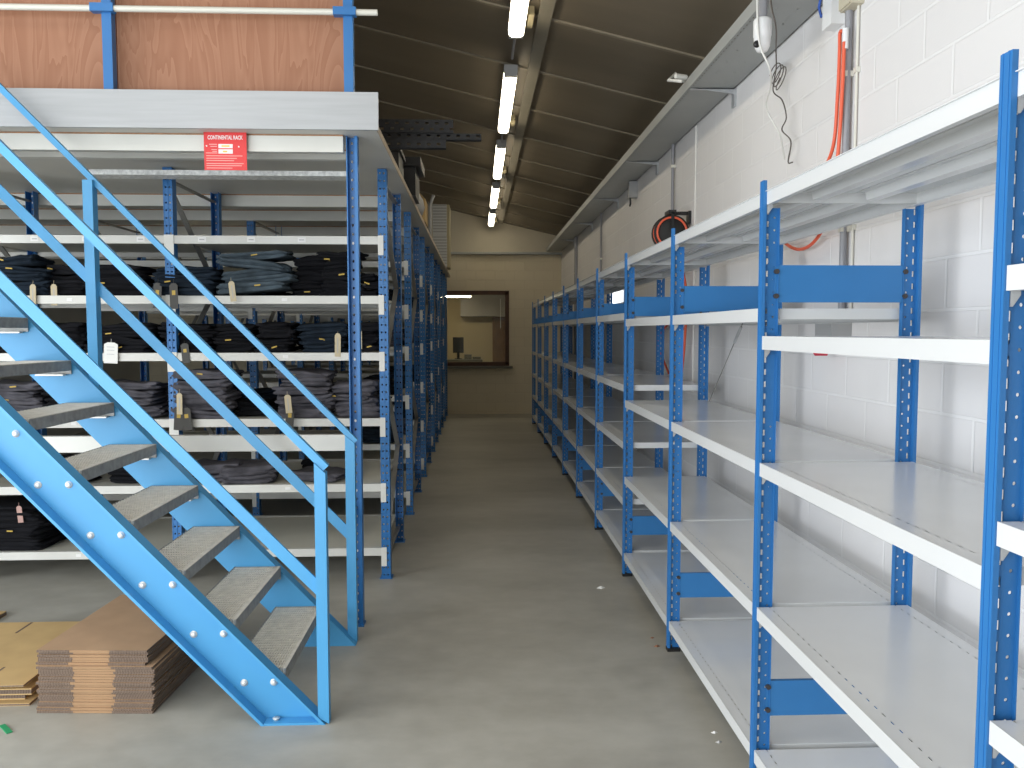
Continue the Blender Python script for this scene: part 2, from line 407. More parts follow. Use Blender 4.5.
# ------------------------------------------------------------------ right-hand shelving
XR, DEP, Y1, PS = .9970, .572, 1.5285, 1.319
def cache(key, fn, store={}):
    if key not in store: store[key] = fn()
    return store[key]
def front_post(sgn):
    mb = MB()
    def bx(a, b, *r): mb.box(min(a*sgn, b*sgn), max(a*sgn, b*sgn), *r)
    bx(0, .012, -.018, .018, .015, 2.205); bx(-.0015, 0, -.011, -.007, .015, 2.205); bx(-.0015, 0, .007, .011, .015, 2.205)
    bx(.012, .062, -.0014, .0014, .015, 2.112); bx(.0605, .063, -.010, .010, .015, 2.112)
    return mb.mesh('post', 'post_holes')
def shelf_mesh(e=.019):
    mb = MB(); y0, y1 = -PS+e, -e
    W = DEP-.019
    mb.box(.006, W, y0, y1, -.0016, 0, 1)
    for (a, b, c, d) in (((.004, .0065, .0065, .03), (W, W+.0025, W-.024, W)) if e > .01 else ((.0125, .015, .015, .03), (W, W+.0025, W-.024, W))):
        mb.box(a, b, y0, y1, -.047, .0005); mb.box(c, d, y0, y1, -.047, -.0455)
    for (a, b) in ((y0, y0+.0015), (y1-.0015, y1)): mb.box(.0065, W, a, b, -.038, -.0016)
    return mb.mesh('shelf', ['shelf', 'shelf_top'])
def stiff_mesh():
    mb = MB(); y0, y1 = -PS+.03, -.03
    mb.prism([(-.05, -.0018), (-.05, -.004), (-.026, -.004), (-.02, -.032), (.02, -.032), (.026, -.004), (.05, -.004), (.05, -.0018)], y0, y1)
    return mb.mesh('stiffener', 'shelf')
def clip_mesh(sy):
    return MB().prism([(.014, 0), (.014, -.030), (.019, -.030), (.034, -.008), (.034, 0)], -.0015*sy, .0015*sy).mesh('shelf_clip', 'galv')
LV_A = [2.168, 1.762, 1.215, .692, .163]
LV_B = [2.165, 1.805, 1.315, .920, .530, .168]
where = ['bay cut off by the right edge, nearest the camera', 'first full bay behind the nearest post, shelf at eye level',
         'second full bay behind the nearest post', 'third full bay, with the wire brace behind it',
         'fourth full bay, the first with six shelves', 'fifth full bay, in front of the bright wall window',
         'sixth full bay from the nearest post', 'fifth bay counted from the back wall', 'fourth bay counted from the back wall', 'third bay counted from the back wall', 'last but one bay before the back wall'][:11]
where[7], where[8], where[9], where[10] = 'fourth bay counted from the far end', 'third bay counted from the far end', 'second bay counted from the far end', 'bay at the far end, nearest the back wall'
for k in range(11):
    Yk = Y1 + k*PS
    bay = thing('shelving_bay', 'empty blue and white shelving, ' + where[k], 'shelving', (XR, Yk, 0), 'shelving bays along the right wall')
    link('front_post', cache('fp', lambda: front_post(1)), bay)
    link('rear_post', cache('rp', lambda: front_post(-1)), bay, (DEP, 0, 0))
    for x in (.030, DEP-.030):
        link('foot', cache('foot', lambda: MB().box(-.032, .035, -.022, .022, 0, .018).mesh('foot', 'black')), bay, (x, 0, 0))
    for z in (1.783, .285):
        pl = link('side_panel', cache('sp', lambda: MB().box(.064, DEP-.064, -.008, .008, 0, .130).box(.05, .064, -.004, .004, .004, .126).box(DEP-.064, DEP-.05, -.004, .004, .004, .126).mesh('side_panel', 'plate_blue')), bay, (0, 0, z))
        for (bx_, bz) in ((.055, .022), (.055, .108), (DEP-.055, .022), (DEP-.055, .108)):
            link('bolt', cache('bolt', lambda: MB().cyl((0, -.014, 0), (0, .004, 0), .009, 10).mesh('bolt', 'dark_bolt')), pl, (bx_, 0, bz))
    lv = list(LV_A if k in (1, 2, 3) else LV_B)
    if k == 1: lv[1] = 1.664
    for z in lv:
        s = link('shelf', cache('shelf', shelf_mesh) if z < 2 else cache('topshelf', lambda: shelf_mesh(.0015)), bay, (0, 0, z))
        for x in (.19, .38): link('stiffener', cache('stiff', stiff_mesh), s, (x, 0, 0))
        for yy in (-PS+.0165, -.0165):
            link('shelf_clip', cache('clip', lambda: clip_mesh(1)), s, (0, yy, -.047))
    if k == 3:
        cb = part('cross_brace', MB().cyl((XR+DEP-.02, Yk-PS+.1, 2.07), (XR+DEP-.02, Yk-.05, 1.16), .003, 6), 'brace', bay, 'thin grey tension wire')
        yq = Yk-PS+.1; f = .42; p0 = Vector((XR+DEP-.02, Yk-PS+.1, 2.07)); p1 = Vector((XR+DEP-.02, Yk-.05, 1.16))
        part('turnbuckle', MB().cyl(p0.lerp(p1, .40), p0.lerp(p1, .50), .009, 8), 'galv', cb)

# ------------------------------------------------------------------ staircase
SLOPE = 1.058
def zl(x, x0=-.655): return (x0 - x)*SLOPE
XT = -3.30                                   # upper end, out of the picture
st = thing('staircase', 'bright blue steel staircase with grey grating treads and handrails', 'staircase', (-.8, 3.9, 0))
VO = .288                                    # vertical depth of a stringer
def stringer(ya, yb, out):
    mb = MB()
    top = [( -.655, 0), (XT, zl(XT)), (XT, zl(XT)-VO), (-.655-VO/SLOPE, 0)]
    mb.prism(top, ya, yb)                    # web
    fl = .012*1.45
    y0, y1 = (ya-.06, ya) if out < 0 else (yb, yb+.06)
    mb.prism([(-.655, 0), (XT, zl(XT)), (XT, zl(XT)-fl), (-.655-fl/SLOPE, 0)], y0, y1)
    mb.prism([(-.655-(VO-fl)/SLOPE, 0), (XT, zl(XT)-VO+fl), (XT, zl(XT)-VO), (-.655-VO/SLOPE, 0)], y0, y1)
    mb.prism([(-.675, 0), (-.675, .010), (-.915, .010), (-.915, 0)], y0+.002, y1-.002)   # foot plate
    return mb
sn = part('stringer', stringer(3.48, 3.489, -1), 'stair_blue', st)
sf = part('stringer', stringer(4.301, 4.31, 1), 'stair_blue', st)
RUN, RISE = .2095, .2178
bm_ = MB().lathe((0,0,0), [(.0001, -.012), (.008, -.012), (.0115, -.009), (.0125, -.002), (.016, -.002), (.016, 0), (.0001, 0)], 14, 'y').mesh('bolt', 'bolt')
NT_ = 12
for i in range(NT_):
    for dx in (-.878, -1.005):
        lo = sn.matrix_world.translation
        link('bolt', bm_, sn, (dx-.006-RUN*i+.8, 3.48-3.9, .1665+RISE*i))
    def tread():
        mb = MB(); L = .80
        mb.box(-.004, 0, 0, L, -.052, 0, 1).box(-.242, -.238, 0, L, -.04, 0, 1).box(-.242, 0, 0, .004, -.07, 0, 1).box(-.242, 0, L-.004, L, -.07, 0, 1)
        for q in range(1, 21): x = -.241+q*.0115; mb.box(x-.0028, x+.0028, 0, L, -.03, -.001)
        for q in range(1, 26): yy = q*L/26; mb.box(-.24, -.002, yy-.002, yy+.002, -.009, 0)
        mb.box(-.016, 0, 0, L, -.003, .0005)
        return mb.mesh('tread', ['grating', 'galv_dark'])
    tr = link('tread', cache('tread', tread), st, (-.834-RUN*i+.8, 3.495-3.9, .222+.2186*i))
    link('bracket', cache('tbr', lambda: MB().box(-.17, -.03, 0, .03, -.078, -.0705).box(-.17, -.03, .77, .80, -.078, -.0705).mesh('bracket', 'bolt')), tr)
link('anchor_bolt', bm_, sn, (-.87+.8, 3.455-3.9, .02), (R(90), 0, 0))
def rail(x_end, z_end, y, w, h, x_top, nm):
    p = Vector((x_end, y, z_end)); q = Vector((x_top, y, z_end+(x_end-x_top)*1.030))
    return part(nm, MB().bar(p, q, w, h), 'stair_blue', st)
rail(-.640, 1.105, 3.45, .030, .034, XT, 'handrail')
rail(-.660, .565, 3.452, .012, .050, XT, 'mid_rail')
rail(-.650, 1.092, 4.37, .030, .030, XT, 'handrail')
rail(-.690, .585, 4.375, .012, .052, XT, 'mid_rail')
part('post', MB().prism([(-.687, 0.03), (-.687, 1.13), (-.64, 1.085), (-.64, 0)], 3.428, 3.474), 'stair_blue', st)
part('post', MB().prism([(-.705, 0.03), (-.705, 1.13), (-.655, 1.085), (-.655, 0)], 4.348, 4.395), 'stair_blue', st)
part('post', MB().box(-2.022, -1.972, 4.33, 4.385, 1.36, 2.46), 'stair_blue', st)
part('post', MB().box(-2.115, -2.06, 3.41, 3.465, 1.44, 2.60), 'stair_blue', st)

# ------------------------------------------------------------------ mezzanine
mz = thing('mezzanine_platform', 'mezzanine deck with pale steel fascia on blue columns above the racks', 'mezzanine', (-.6, 4.6, 0))
DK0, DK1, DXR = 2.757, 2.795, -.535
part('deck_board', MB().box(-6.2, DXR, 4.47, 16.42, DK0, DK1, 0).box(DXR, DXR+.004, 4.47, 16.42, DK0, DK1, 1), ['board_under', 'board_edge'], mz)
part('fascia', MB().box(-6.2, -.522, 4.455, 4.468, DK0-.003, 2.952).box(-6.2, -.522, 4.450, 4.455, DK0-.003, 2.795).box(-6.2, -.53, 4.468, 4.52, 2.945, 2.952), 'fascia', mz, 'pale steel fascia')
def strip_beam(y, z0=2.662, z1=2.748, x1=-.73):
    b = part('beam', MB().box(-6.2, x1, y, y+.05, z0, z1), 'beam', mz)
    part('timber_packer', MB().box(-6.2, x1, y+.005, y+.045, z1, DK0), 'timber', b, 'thin brown timber packer')  # brown strip painted for the reflection in the gap over the beam
strip_beam(4.575); strip_beam(4.95, 2.70, 2.748, -.755); 
for yy in (6.56, 7.38, 8.5, 9.34, 11.3, 13.25): strip_beam(yy)
def column(x, y, top=2.756):
    mb = MB().box(-.028, .014, .045, .048, 0, top).box(.014, .030, 0, .004, 0, top).box(-.032, -.026, 0, .004, 0, top).box(.014, .017, .004, .045, 0, top).box(-.029, -.026, .004, .045, 0, top).box(.027, .030, .004, .06, 0, top).box(-.032, -.029, .004, .06, 0, top)
    c = link('column', mb.mesh('column', 'column_holes'), mz, (x+.6, y-4.6, 0))
    link('base_plate', cache('cbp', lambda: MB().box(-.036, .036, -.02, .075, 0, .006).mesh('base_plate', 'rack_blue')), c)
column(-.686, 4.60); column(-3.40, 4.60)
part('brace_rail', MB().box(-6.0, -.705, 4.602, 4.65, 1.010, 1.100), 'beam', mz, 'long white horizontal rail')
part('cable_tray', MB().box(-2.34, -.76, 5.10, 5.24, 2.63, 2.634).box(-2.34, -.76, 5.10, 5.104, 2.634, 2.66).box(-2.34, -.76, 5.236, 5.24, 2.634, 2.66).box(-.765, -.76, 5.10, 5.24, 2.58, 2.756), 'galv_bright', mz, 'galvanised perforated tray')
# load sign
sg = thing('load_sign', 'red and white load notice hanging from the mezzanine beam', 'sign', (-1.357, 4.545, 2.67))
part('sign_board', MB().box(-1.472, -1.244, 4.548, 4.552, 2.555, 2.765), 'red', sg)
lt = link('lettering', text_mesh('CONTINENTAL RACK', .030, 'sign_white'), sg, (-1.376+1.375, 4.5475-4.545, 2.728-2.67), (R(90), 0, 0)); lt.scale = (.63, 1, 1)
part('value_box', MB().box(-1.394, -1.318, 4.546, 4.548, 2.672, 2.694).box(-1.394, -1.318, 4.546, 4.548, 2.643, 2.666), 'sign_white', sg)
part('value_mark', MB().box(-1.377, -1.334, 4.5445, 4.546, 2.679, 2.687).box(-1.370, -1.348, 4.5445, 4.546, 2.650, 2.658), 'sign_yellow', sg)
ln = MB()
for i, (z, x0, x1) in enumerate(((2.690, -1.444, -1.402), (2.679, -1.437, -1.402), (2.662, -1.432, -1.402), (2.652, -1.427, -1.402), (2.644, -1.462, -1.400), (2.629, -1.460, -1.267), (2.616, -1.460, -1.297), (2.604, -1.460, -1.312), (2.588, -1.460, -1.262), (2.577, -1.460, -1.272), (2.564, -1.460, -1.322))):
    ln.box(x0, x1, 4.547, 4.548, z, z+.0045)
part('small_print', ln, 'sign_pink', sg)
part('screw', MB().cyl((-1.457, 4.544, 2.683), (-1.457, 4.548, 2.683), .004, 8).cyl((-1.285, 4.544, 2.680), (-1.285, 4.548, 2.680), .004, 8), 'bolt', sg)
# guard rail and plywood upstairs
gr = thing('guard_rail', 'blue posts and thin white pipe rail along the mezzanine edge', 'guard rail', (-1.4, 4.5, 2.79))
for x in (-.708, -1.972, -3.24, -4.5):
    p = part('post', MB().box(x, x+.05, 4.50, 4.55, DK1, 3.95), 'rack_blue', gr)
    for z in (3.36, 3.86): part('clamp', MB().box(x-.05, x+.07, 4.475, 4.52, z, z+.042), 'rack_blue', p)
for z in (3.380, 3.88): part('pipe_rail', MB().cyl((-5.0, 4.497, z), (-.525, 4.497, z), .0165, 10), 'pipe_cream', gr, 'off-white pipe')
single('plywood_panel', MB().box(-1.945, -.712, 4.62, 4.638, DK1, 4.02), 'plywood', 'reddish plywood sheet upright on the mezzanine between the two blue posts', 'plywood sheet', 'plywood sheets on the mezzanine', (-1.36, 4.62, DK1))
single('plywood_panel', MB().box(-3.22, -1.951, 4.62, 4.638, DK1, 4.02), 'plywood', 'reddish plywood sheet left of the left blue post on the mezzanine', 'plywood sheet', 'plywood sheets on the mezzanine', (-2.65, 4.62, DK1))
# goods left on the deck
def perfbar(x0, x1, y, z, h, lab):
    mb = MB().box(0, x1-x0, 0, .004, 0, h).box(0, x1-x0, .004, .06, h-.004, h).box(0, x1-x0, .004, .06, 0, .004)
    o = link('steel_upright', mb.mesh('steel_upright', 'black_holes'), None, (x0, y, z)); tag(o, lab, 'steel upright', 'black uprights lying on the mezzanine')
perfbar(-2.0, -.185, 5.05, DK1, .052, 'black perforated steel upright, lowest of the pile overhanging the mezzanine edge')
perfbar(-2.0, .030, 5.06, DK1+.053, .036, 'thin black perforated steel upright sticking out furthest over the aisle')
perfbar(-2.1, -.140, 5.05, DK1+.090, .078, 'black perforated steel upright, topmost of the pile overhanging the mezzanine edge')
t = thing('black_crate', 'black crate with a wide lid on the mezzanine edge, above the first rack', 'crate', (-.8, 7.0, DK1))
part('crate_body', MB().box(-1.15, -.50, 6.8, 7.25, DK1, 3.03), 'black', t); part('crate_lid', MB().box(-1.2, -.455, 6.76, 7.29, 3.03, 3.10), 'black', t)
t = thing('black_crate', 'smaller black crate in front of the wide lidded one on the mezzanine', 'crate', (-.9, 6.2, DK1))
part('crate_body', MB().box(-1.15, -.56, 6.0, 6.4, DK1, 2.98), 'black', t); part('crate_lid', MB().box(-1.17, -.545, 5.98, 6.42, 2.98, 3.01), 'black', t)
sk = MB()
sk.lathe((-.60, 8.0, DK1), [(.001, 0), (.08, .01), (.10, .08), (.085, .15), (.05, .21), (.022, .235), (.04, .26), (.001, .27)], 14)
single('plastic_sack', sk, 'grey_plastic', 'crumpled grey sack tied at the top on the mezzanine edge', 'sack')
t = thing('carton', 'small tan carton on the mezzanine edge behind the grey sack', 'carton', (-.7, 8.6, DK1))
part('carton_body', MB().box(-.95, -.52, 8.4, 8.8, DK1, 3.02), 'card_yellow', t)
part('carton_flap', MB().bar((-.52, 8.6, 3.02), (-.60, 8.6, 3.10), .38, .006, (1, 0, 1)), 'card_yellow', t)
t = thing('pipe_bundle', 'upright grey pipe leaning near the tan carton on the mezzanine', 'pipe', (-.6, 10.6, DK1))
part('pipe', MB().tube([(-.60, 10.6, DK1), (-.59, 10.6, 3.3), (-.55, 10.6, 3.42)], .02, 8), 'grey_plastic', t)
part('pipe', MB().tube([(-.66, 10.7, DK1), (-.65, 10.7, 3.35)], .03, 8), 'black', t)
for (z0, z1, lab) in ((DK1, 3.34, 'lower grey ribbed crate of the tall stack at the mezzanine far corner'), (3.34, 3.88, 'upper grey ribbed crate of the tall stack at the mezzanine far corner')):
    t = thing('ribbed_crate', lab, 'crate', (-.62, 14.6, z0), 'ribbed crates on the mezzanine')
    mb = MB().box(-.76, -.52, 14.32, 14.9, z0, z1-.004)
    q = z0+.03
    while q < z1-.03: mb.box(-.765, -.515, 14.31, 14.32, q, q+.026).box(-.755, -.525, 14.314, 14.32, q+.026, q+.05, 1); q += .05
    part('crate_body', mb, ['crate_rib', 'grey_plastic'], t)
    part('side_panel', MB().box(-.52, -.47, 14.33, 14.9, z0, z1-.006), 'crate_beige', t, 'beige side panel')

# ------------------------------------------------------------------ racks under the mezzanine
RXR = -.624                                   # aisle side face centre of the end frame
LEV = [2.312, 1.918, 1.540, 1.098, .652, .211]
def up_mesh():
    t = 2.753
    mb = MB()
    mb.box(-.030, .030, 0, .003, 0, t).box(-.030, -.027, .003, .07, 0, t).box(.027, .030, .003, .07, 0, t).box(-.003, .003, -.003, 0, 0, t).box(-.030, -.024, -.002, 0, 0, t).box(.024, .030, -.002, 0, 0, t)
    return mb.mesh('upright', 'upright_holes')
def brace_mesh(dep):
    mb = MB(); z = .16; s = 1
    while z < 2.45:
        a, b = (.05, dep-.05) if s > 0 else (dep-.05, .05)
        mb.bar((-.010, a, z), (-.010, b, z+.62), .012, .035, (1, 0, 0)); z += .62; s = -s
    mb.bar((-.010, .05, .12), (-.010, dep-.05, .12), .012, .03, (1, 0, 0)); mb.bar((-.010, .05, 2.68), (-.010, dep-.05, 2.68), .012, .03, (1, 0, 0))
    return mb.mesh('bracing', 'brace')
def beam_mesh(L):
    return MB().box(-L, 0, 0, .004, -.053, 0).box(-L, 0, .004, .04, -.004, 0).box(-L, 0, .004, .04, -.053, -.049).box(-L, 0, .036, .04, -.053, 0).mesh('beam', 'beam')
def shelfpan_mesh(L, dep): return MB().box(-L, 0, .045, dep-.045, -.02, -.003).mesh('shelf_panel', 'panel')
def conn_mesh():
    return MB().box(-.034, .002, -.005, -.002, -.125, .005).box(-.034, -.031, -.005, .035, -.125, .005).mesh('beam_connector', 'connector')
CODES = 0
def rack(y0, dep, nb, label, stickers, bayw=1.395):
    rk = thing('storage_rack', label, 'rack', (RXR, y0, 0), 'storage racks under the mezzanine')
    L = bayw-.064
    for b in range(nb+1):
        x = -b*bayw
        link('upright', cache('up', up_mesh), rk, (x, 0, 0))
        link('upright', cache('up', up_mesh), rk, (x, dep, 0), (0, 0, math.pi))
        link('bracing', cache(('br', round(dep, 2)), lambda: brace_mesh(dep)), rk, (x, 0, 0))
        for yy in (.035, dep-.035):
            link('base_plate', cache('bp', lambda: MB().box(-.042, .042, -.05, .05, 0, .005).mesh('base_plate', 'rack_blue')), rk, (x, yy, 0))
        if b == nb: break
        for z in LEV:
            bf = link('beam', cache(('bm', round(L, 2)), lambda: beam_mesh(L)), rk, (x-.032, 0, z))
            br = link('beam', cache(('bm', round(L, 2)), lambda: beam_mesh(L)), rk, (x-bayw+.032, dep, z), (0, 0, math.pi))
            link('beam_connector', cache('cn', conn_mesh), bf, (.035, 0, 0))
            if stickers:
                link('beam_connector', cache('cn2', lambda: MB().box(-.002, .034, -.005, -.002, -.125, .005).mesh('beam_connector', 'connector')), bf, (-L-.035, 0, 0))
                ks = (.15, .5, .83, 1.15) if z > 2.2 else (.62,)
                for q in ks:
                    s_ = link('shelf_label', cache('lb', lambda: MB().box(-.026, .026, -.002, 0, -.042, -.010, 0).box(-.016, .016, -.0028, -.002, -.029, -.023, 1).mesh('shelf_label', ['sticker', 'ink']) if z > 2.2 else MB().box(-.018, .018, -.002, 0, -.036, -.016).mesh('shelf_label', 'sticker')) if z > 2.2 else cache('lb2', lambda: MB().box(-.018, .018, -.002, 0, -.036, -.016).mesh('shelf_label', 'sticker')), bf, (-q, 0, 0))
            link('shelf_panel', cache(('pn', round(L, 2), round(dep, 2)), lambda: shelfpan_mesh(L, dep)), rk, (x-.032, 0, z))
    return rk
rows = [(5.495, 1.03, 'front blue and white rack, nearest, directly behind the staircase'),
        (7.44, 1.12, 'second blue rack back along the aisle, behind the front rack'),
        (9.39, 1.07, 'third blue rack back along the aisle under the mezzanine'),
        (11.37, 1.05, 'fourth blue rack back along the aisle under the mezzanine'),
        (13.28, 1.05, 'fifth blue rack back along the aisle, last but one before the window'),
        (15.28, 1.05, 'rearmost blue rack, beside the office window')]
for i, (y0, dep, lab) in enumerate(rows):
    rack(y0, dep, 3 if i == 0 else 2, lab, i == 0)
t = thing('strip_light', 'small lit strip light under the mezzanine deck, seen through the front rack', 'strip light', (-2.55, 8.9, 2.66))
part('housing', MB().box(-3.1, -2.2, 8.86, 8.94, 2.66, 2.70), 'white_plastic', t); part('tube', MB().cyl((-3.05, 8.9, 2.65), (-2.25, 8.9, 2.65), .013, 8), 'office_lamp', t, 'glowing tube')

# ------------------------------------------------------------------ jeans
def jeans_mesh(seed, mat, w=.45, d=.30, t=.047):
    rn = random.Random(seed); N = 36
    ph = [rn.uniform(0, 6.28) for _ in range(6)]
    zs = [0, .06, .2, .38, .46, .5, .54, .64, .82, .95, 1.0]
    ins = [.020, .008, .0, .002, .012, .018, .012, .002, .0, .008, .022]
    def outline(a, inset, k):
        ca, sa = math.cos(a), math.sin(a)
        e = .28
        x = math.copysign(abs(ca)**e, ca); y = math.copysign(abs(sa)**e, sa)
        wob = .011*math.sin(2*a+ph[0]+k*.25)+.006*math.sin(5*a+ph[1]-k*.6)+.005*math.sin(11*a+ph[2]+k)
        front = 1.0 if sa < 0 else 1.0
        return x*(w/2-inset+wob), y*(d/2-inset*(.35 if sa < -.6 else 1)+wob)
    vs = []; fs = []
    def zoff(x, y): return .006*math.sin(x*13+ph[3])+.005*math.sin(y*15+ph[4]+x*9)+.004*math.sin(x*37+y*19+ph[5])
    rings = 0
    for k, (z, i) in enumerate(zip(zs, ins)):
        for q in range(N):
            x, y = outline(2*math.pi*q/N, i, k)
            vs.append((x, y, max(0, z*t + zoff(x, y)*min(1, z*1.2))))
        rings += 1
    for sc in (.8, .5, .2):
        for q in range(N):
            x, y = outline(2*math.pi*q/N, .022, 10); x *= sc; y *= sc
            vs.append((x, y, t*1.03+zoff(x, y)))
        rings += 1
    for r in range(rings-1):
        for q in range(N): fs.append((r*N+q, r*N+(q+1) % N, (r+1)*N+(q+1) % N, (r+1)*N+q))
    fs.append(tuple(range(N-1, -1, -1))); fs.append(tuple(range((rings-1)*N, rings*N)))
    mb = MB(); mb.add(vs, fs, 0, True)
    return mb.mesh('folded_jeans', mat)
def tab_mesh(): return MB().box(-.020, .020, -.002, .001, 0, .008).mesh('size_tab', 'tag_yellow')
TAGS = {'tan': ('tag_tan', .040, .125), 'dark': ('tag_dark', .058, .135), 'white': ('tag_white', .085, .13), 'pink': ('tag_pink', .034, .12)}
def tag_mesh(kind):
    m, w, h = TAGS[kind]
    mb = MB().prism([(-w/2, -h), (w/2, -h), (w/2, -.012), (w/4, 0), (-w/4, 0), (-w/2, -.012)], -.0025, 0)
    mb.cyl((0, -.001, 0), (0, .004, .022), .0012, 5)
    if kind == 'dark':
        mb.add([(-.012, -.0032, -.062), (.012, -.0032, -.062), (.012, -.0032, -.038), (-.012, -.0032, -.038)], [(0, 1, 2, 3)], 1)
        return mb.mesh('hang_tag', [m, 'tag_yellow'])
    if kind == 'tan': mb.box(-.003, .003, -.0032, -.0025, -h*.85, -h*.2, 1); return mb.mesh('hang_tag', [m, 'ink'])
    if kind == 'white':
        for z in (-.03, -.05, -.075): mb.box(-.025, .022, -.0032, -.0025, z, z+.003, 1)
        return mb.mesh('hang_tag', [m, 'ink'])
    return mb.mesh('hang_tag', [m])
NJ = 0
COLN = {'navy': 'dark navy', 'slate': 'slate blue', 'black_denim': 'black', 'charcoal': 'charcoal grey'}
def stack(x, y, z, n, mat, desc, w=.45, d=.30, t=.047, tilt=0, tags=(), tabs=(), rot=0):
    """a pile of n folded jeans; y is the front edge"""
    global NJ
    rn = random.Random(int(abs(x*1000)+z*77+y*13))
    cx, cy = x, y + d/2; zz = z + .004 + abs(tilt)*w*.42
    for i in range(n):
        v = rn.randrange(4)
        me = cache(('j', mat, v, w, d, t), lambda: jeans_mesh(hash((v, len(mat)))+v*17, mat, w, d, t))
        dy = rn.uniform(-.03, .03); dx = rn.uniform(-.03, .03)
        nm = COLN[mat]
        place = (ORD[i] if i else 'bottom') if n > 1 else ''
        if n == 1: lab = 'single %s folded jeans, %s' % (nm, desc)
        elif i == n-1: lab = '%s folded jeans, top of %s' % (nm, desc)
        elif i == 0: lab = '%s folded jeans, bottom of %s' % (nm, desc)
        else: lab = '%s folded jeans, %s up in %s' % (nm, ORD[i], desc)
        o = link('folded_jeans', me, None, (cx+dx, cy+dy, zz), (rn.uniform(-.03, .03), tilt+rn.uniform(-.035, .035), rn.uniform(-.11, .11)+rot+(math.pi if rn.random() < .35 else 0)))
        o.scale = (rn.uniform(.86, 1.08), rn.uniform(.9, 1.08), rn.uniform(.9, 1.25))
        tag(o, lab, 'jeans', 'folded jeans on the racks'); NJ += 1
        flip = abs((o.rotation_euler[2]+math.pi/2) % (2*math.pi)-math.pi/2) > 1.5
        sgn = -1 if flip else 1
        if i in tabs or (rn.random() < .16 and y < 5.8):
            tb = link('size_tab', cache('tab', tab_mesh), o, (sgn*rn.uniform(-.12, .12), -sgn*(d/2+.004), t*.55), (0, rn.uniform(-.25, .25), math.pi if flip else 0)); tb['label'] = 'small yellow tab'
        for (ti, kind, off) in tags:
            if ti == i:
                tg = link('hang_tag', cache(('tg', kind), lambda: tag_mesh(kind)), o, (sgn*off, -sgn*(d/2+.030), t*1.3), (0, rn.uniform(-.15, .15), math.pi if flip else 0))
                tg['label'] = {'tan': 'tan card hang tag', 'dark': 'dark hang tag with yellow emblem', 'white': 'white card hang tag', 'pink': 'pinkish card hang tag'}[kind]
        zz += t
T = .047
YFs = 5.50                                   # front edge of the front rack
a = lambda px: (px-477)*.00681
def S(px, lev, n, mat, desc, dy=.02, **k): stack(a(px), YFs+dy, LEV[lev]+.001, n, mat, desc, **k)
# second level (upper shelf)
S(194, 1, 4, 'navy', 'stack right of the slotted post, upper shelf', dy=-.03, w=.44, tags=((0, 'dark', -.13), (0, 'dark', -.02)), tabs=(1,))
S(262, 1, 5, 'slate', 'tilted slate stack, upper shelf', dy=-.03, w=.46, tilt=-.10, t=.052, tags=((0, 'tan', -.10),), tabs=(0,))
S(312, 1, 5, 'black_denim', 'black stack right of the slate stack, upper shelf', dy=.10, w=.26, d=.30, t=.05)
S(344, 1, 6, 'black_denim', 'tall black stack at the mezzanine column, upper shelf', dy=.02, w=.26, t=.05, tabs=(2, 3, 4))
S(371, 1, 3, 'black_denim', 'short black stack by the corner upright, upper shelf', dy=.04, w=.14, d=.28, tabs=(1,))
# third level
S(190, 2, 4, 'black_denim', 'stack right of the slotted post, middle shelf', w=.36, tabs=(2,), tags=((0, 'dark', .02),))
S(238, 2, 4, 'black_denim', 'second stack from the slotted post, middle shelf', w=.30, dy=.05)
S(278, 2, 4, 'black_denim', 'third stack from the slotted post, middle shelf', w=.24, dy=.03, tabs=(0,))
S(322, 2, 4, 'navy', 'navy stack at the mezzanine column, middle shelf', w=.31, dy=.02, tabs=(1,), tags=((1, 'tan', .12),))
S(366, 2, 4, 'black_denim', 'stack by the corner upright, middle shelf', w=.20, dy=.03, tabs=(0,), tags=((2, 'tan', -.02),))
# fourth level
S(206, 3, 6, 'charcoal', 'tall stack right of the slotted post, charcoal shelf', w=.40, dy=0, tags=((2, 'tan', -.13), (0, 'dark', -.1), (0, 'dark', -.06)), tabs=(5, 0), t=.052)
S(309, 3, 6, 'charcoal', 'tall stack in the middle, charcoal shelf', w=.36, dy=0, t=.052, tabs=(5,), tags=((2, 'tan', -.10), (0, 'dark', -.07)))
S(356, 3, 4, 'charcoal', 'stack by the corner upright, charcoal shelf', w=.30, dy=.0, t=.056, tabs=(0, 2))
S(248, 3, 2, 'black_denim', 'low pile in the gap between tall stacks, charcoal shelf', w=.26, dy=.16)
# fifth level
S(212, 4, 2, 'charcoal', 'pair of jeans at left, low shelf', w=.30, d=.34, t=.055, dy=.08)
S(249, 4, 2, 'charcoal', 'thick pair of jeans at centre, low shelf', w=.36, d=.36, t=.058, dy=.03, rot=.15)
S(316, 4, 1, 'charcoal', 'loose and rumpled at right of the low shelf', w=.36, d=.28, t=.05, dy=.10, rot=-.2)
S(295, 4, 1, 'black_denim', 'far back on the low shelf', w=.14, d=.12, t=.06, dy=.5)
# bay left of the slotted post
S(30, 1, 5, 'navy', 'tall navy stack behind the handrails, upper shelf', dy=.0, w=.44, tabs=(3, 4), tags=((0, 'tan', .13),))
S(78, 1, 4, 'black_denim', 'stack left of the handrail post, upper shelf', dy=.05, w=.28, tags=((0, 'tan', -.07),))
S(128, 1, 4, 'black_denim', 'stack right of the handrail post, upper shelf', dy=.03, w=.40)
S(20, 2, 4, 'black_denim', 'leftmost stack behind the stringer, middle shelf', w=.40)
S(72, 2, 4, 'black_denim', 'stack left of the handrail post, middle shelf', w=.34, dy=.04)
S(128, 2, 4, 'black_denim', 'stack right of the handrail post, middle shelf', w=.42, tabs=(0,), tags=((0, 'white', -.02),))
S(20, 3, 5, 'charcoal', 'stack seen between the stair treads, charcoal shelf', w=.42, tabs=(3, 4))
S(75, 3, 4, 'black_denim', 'stack behind the far stringer, charcoal shelf', w=.32, dy=.03)
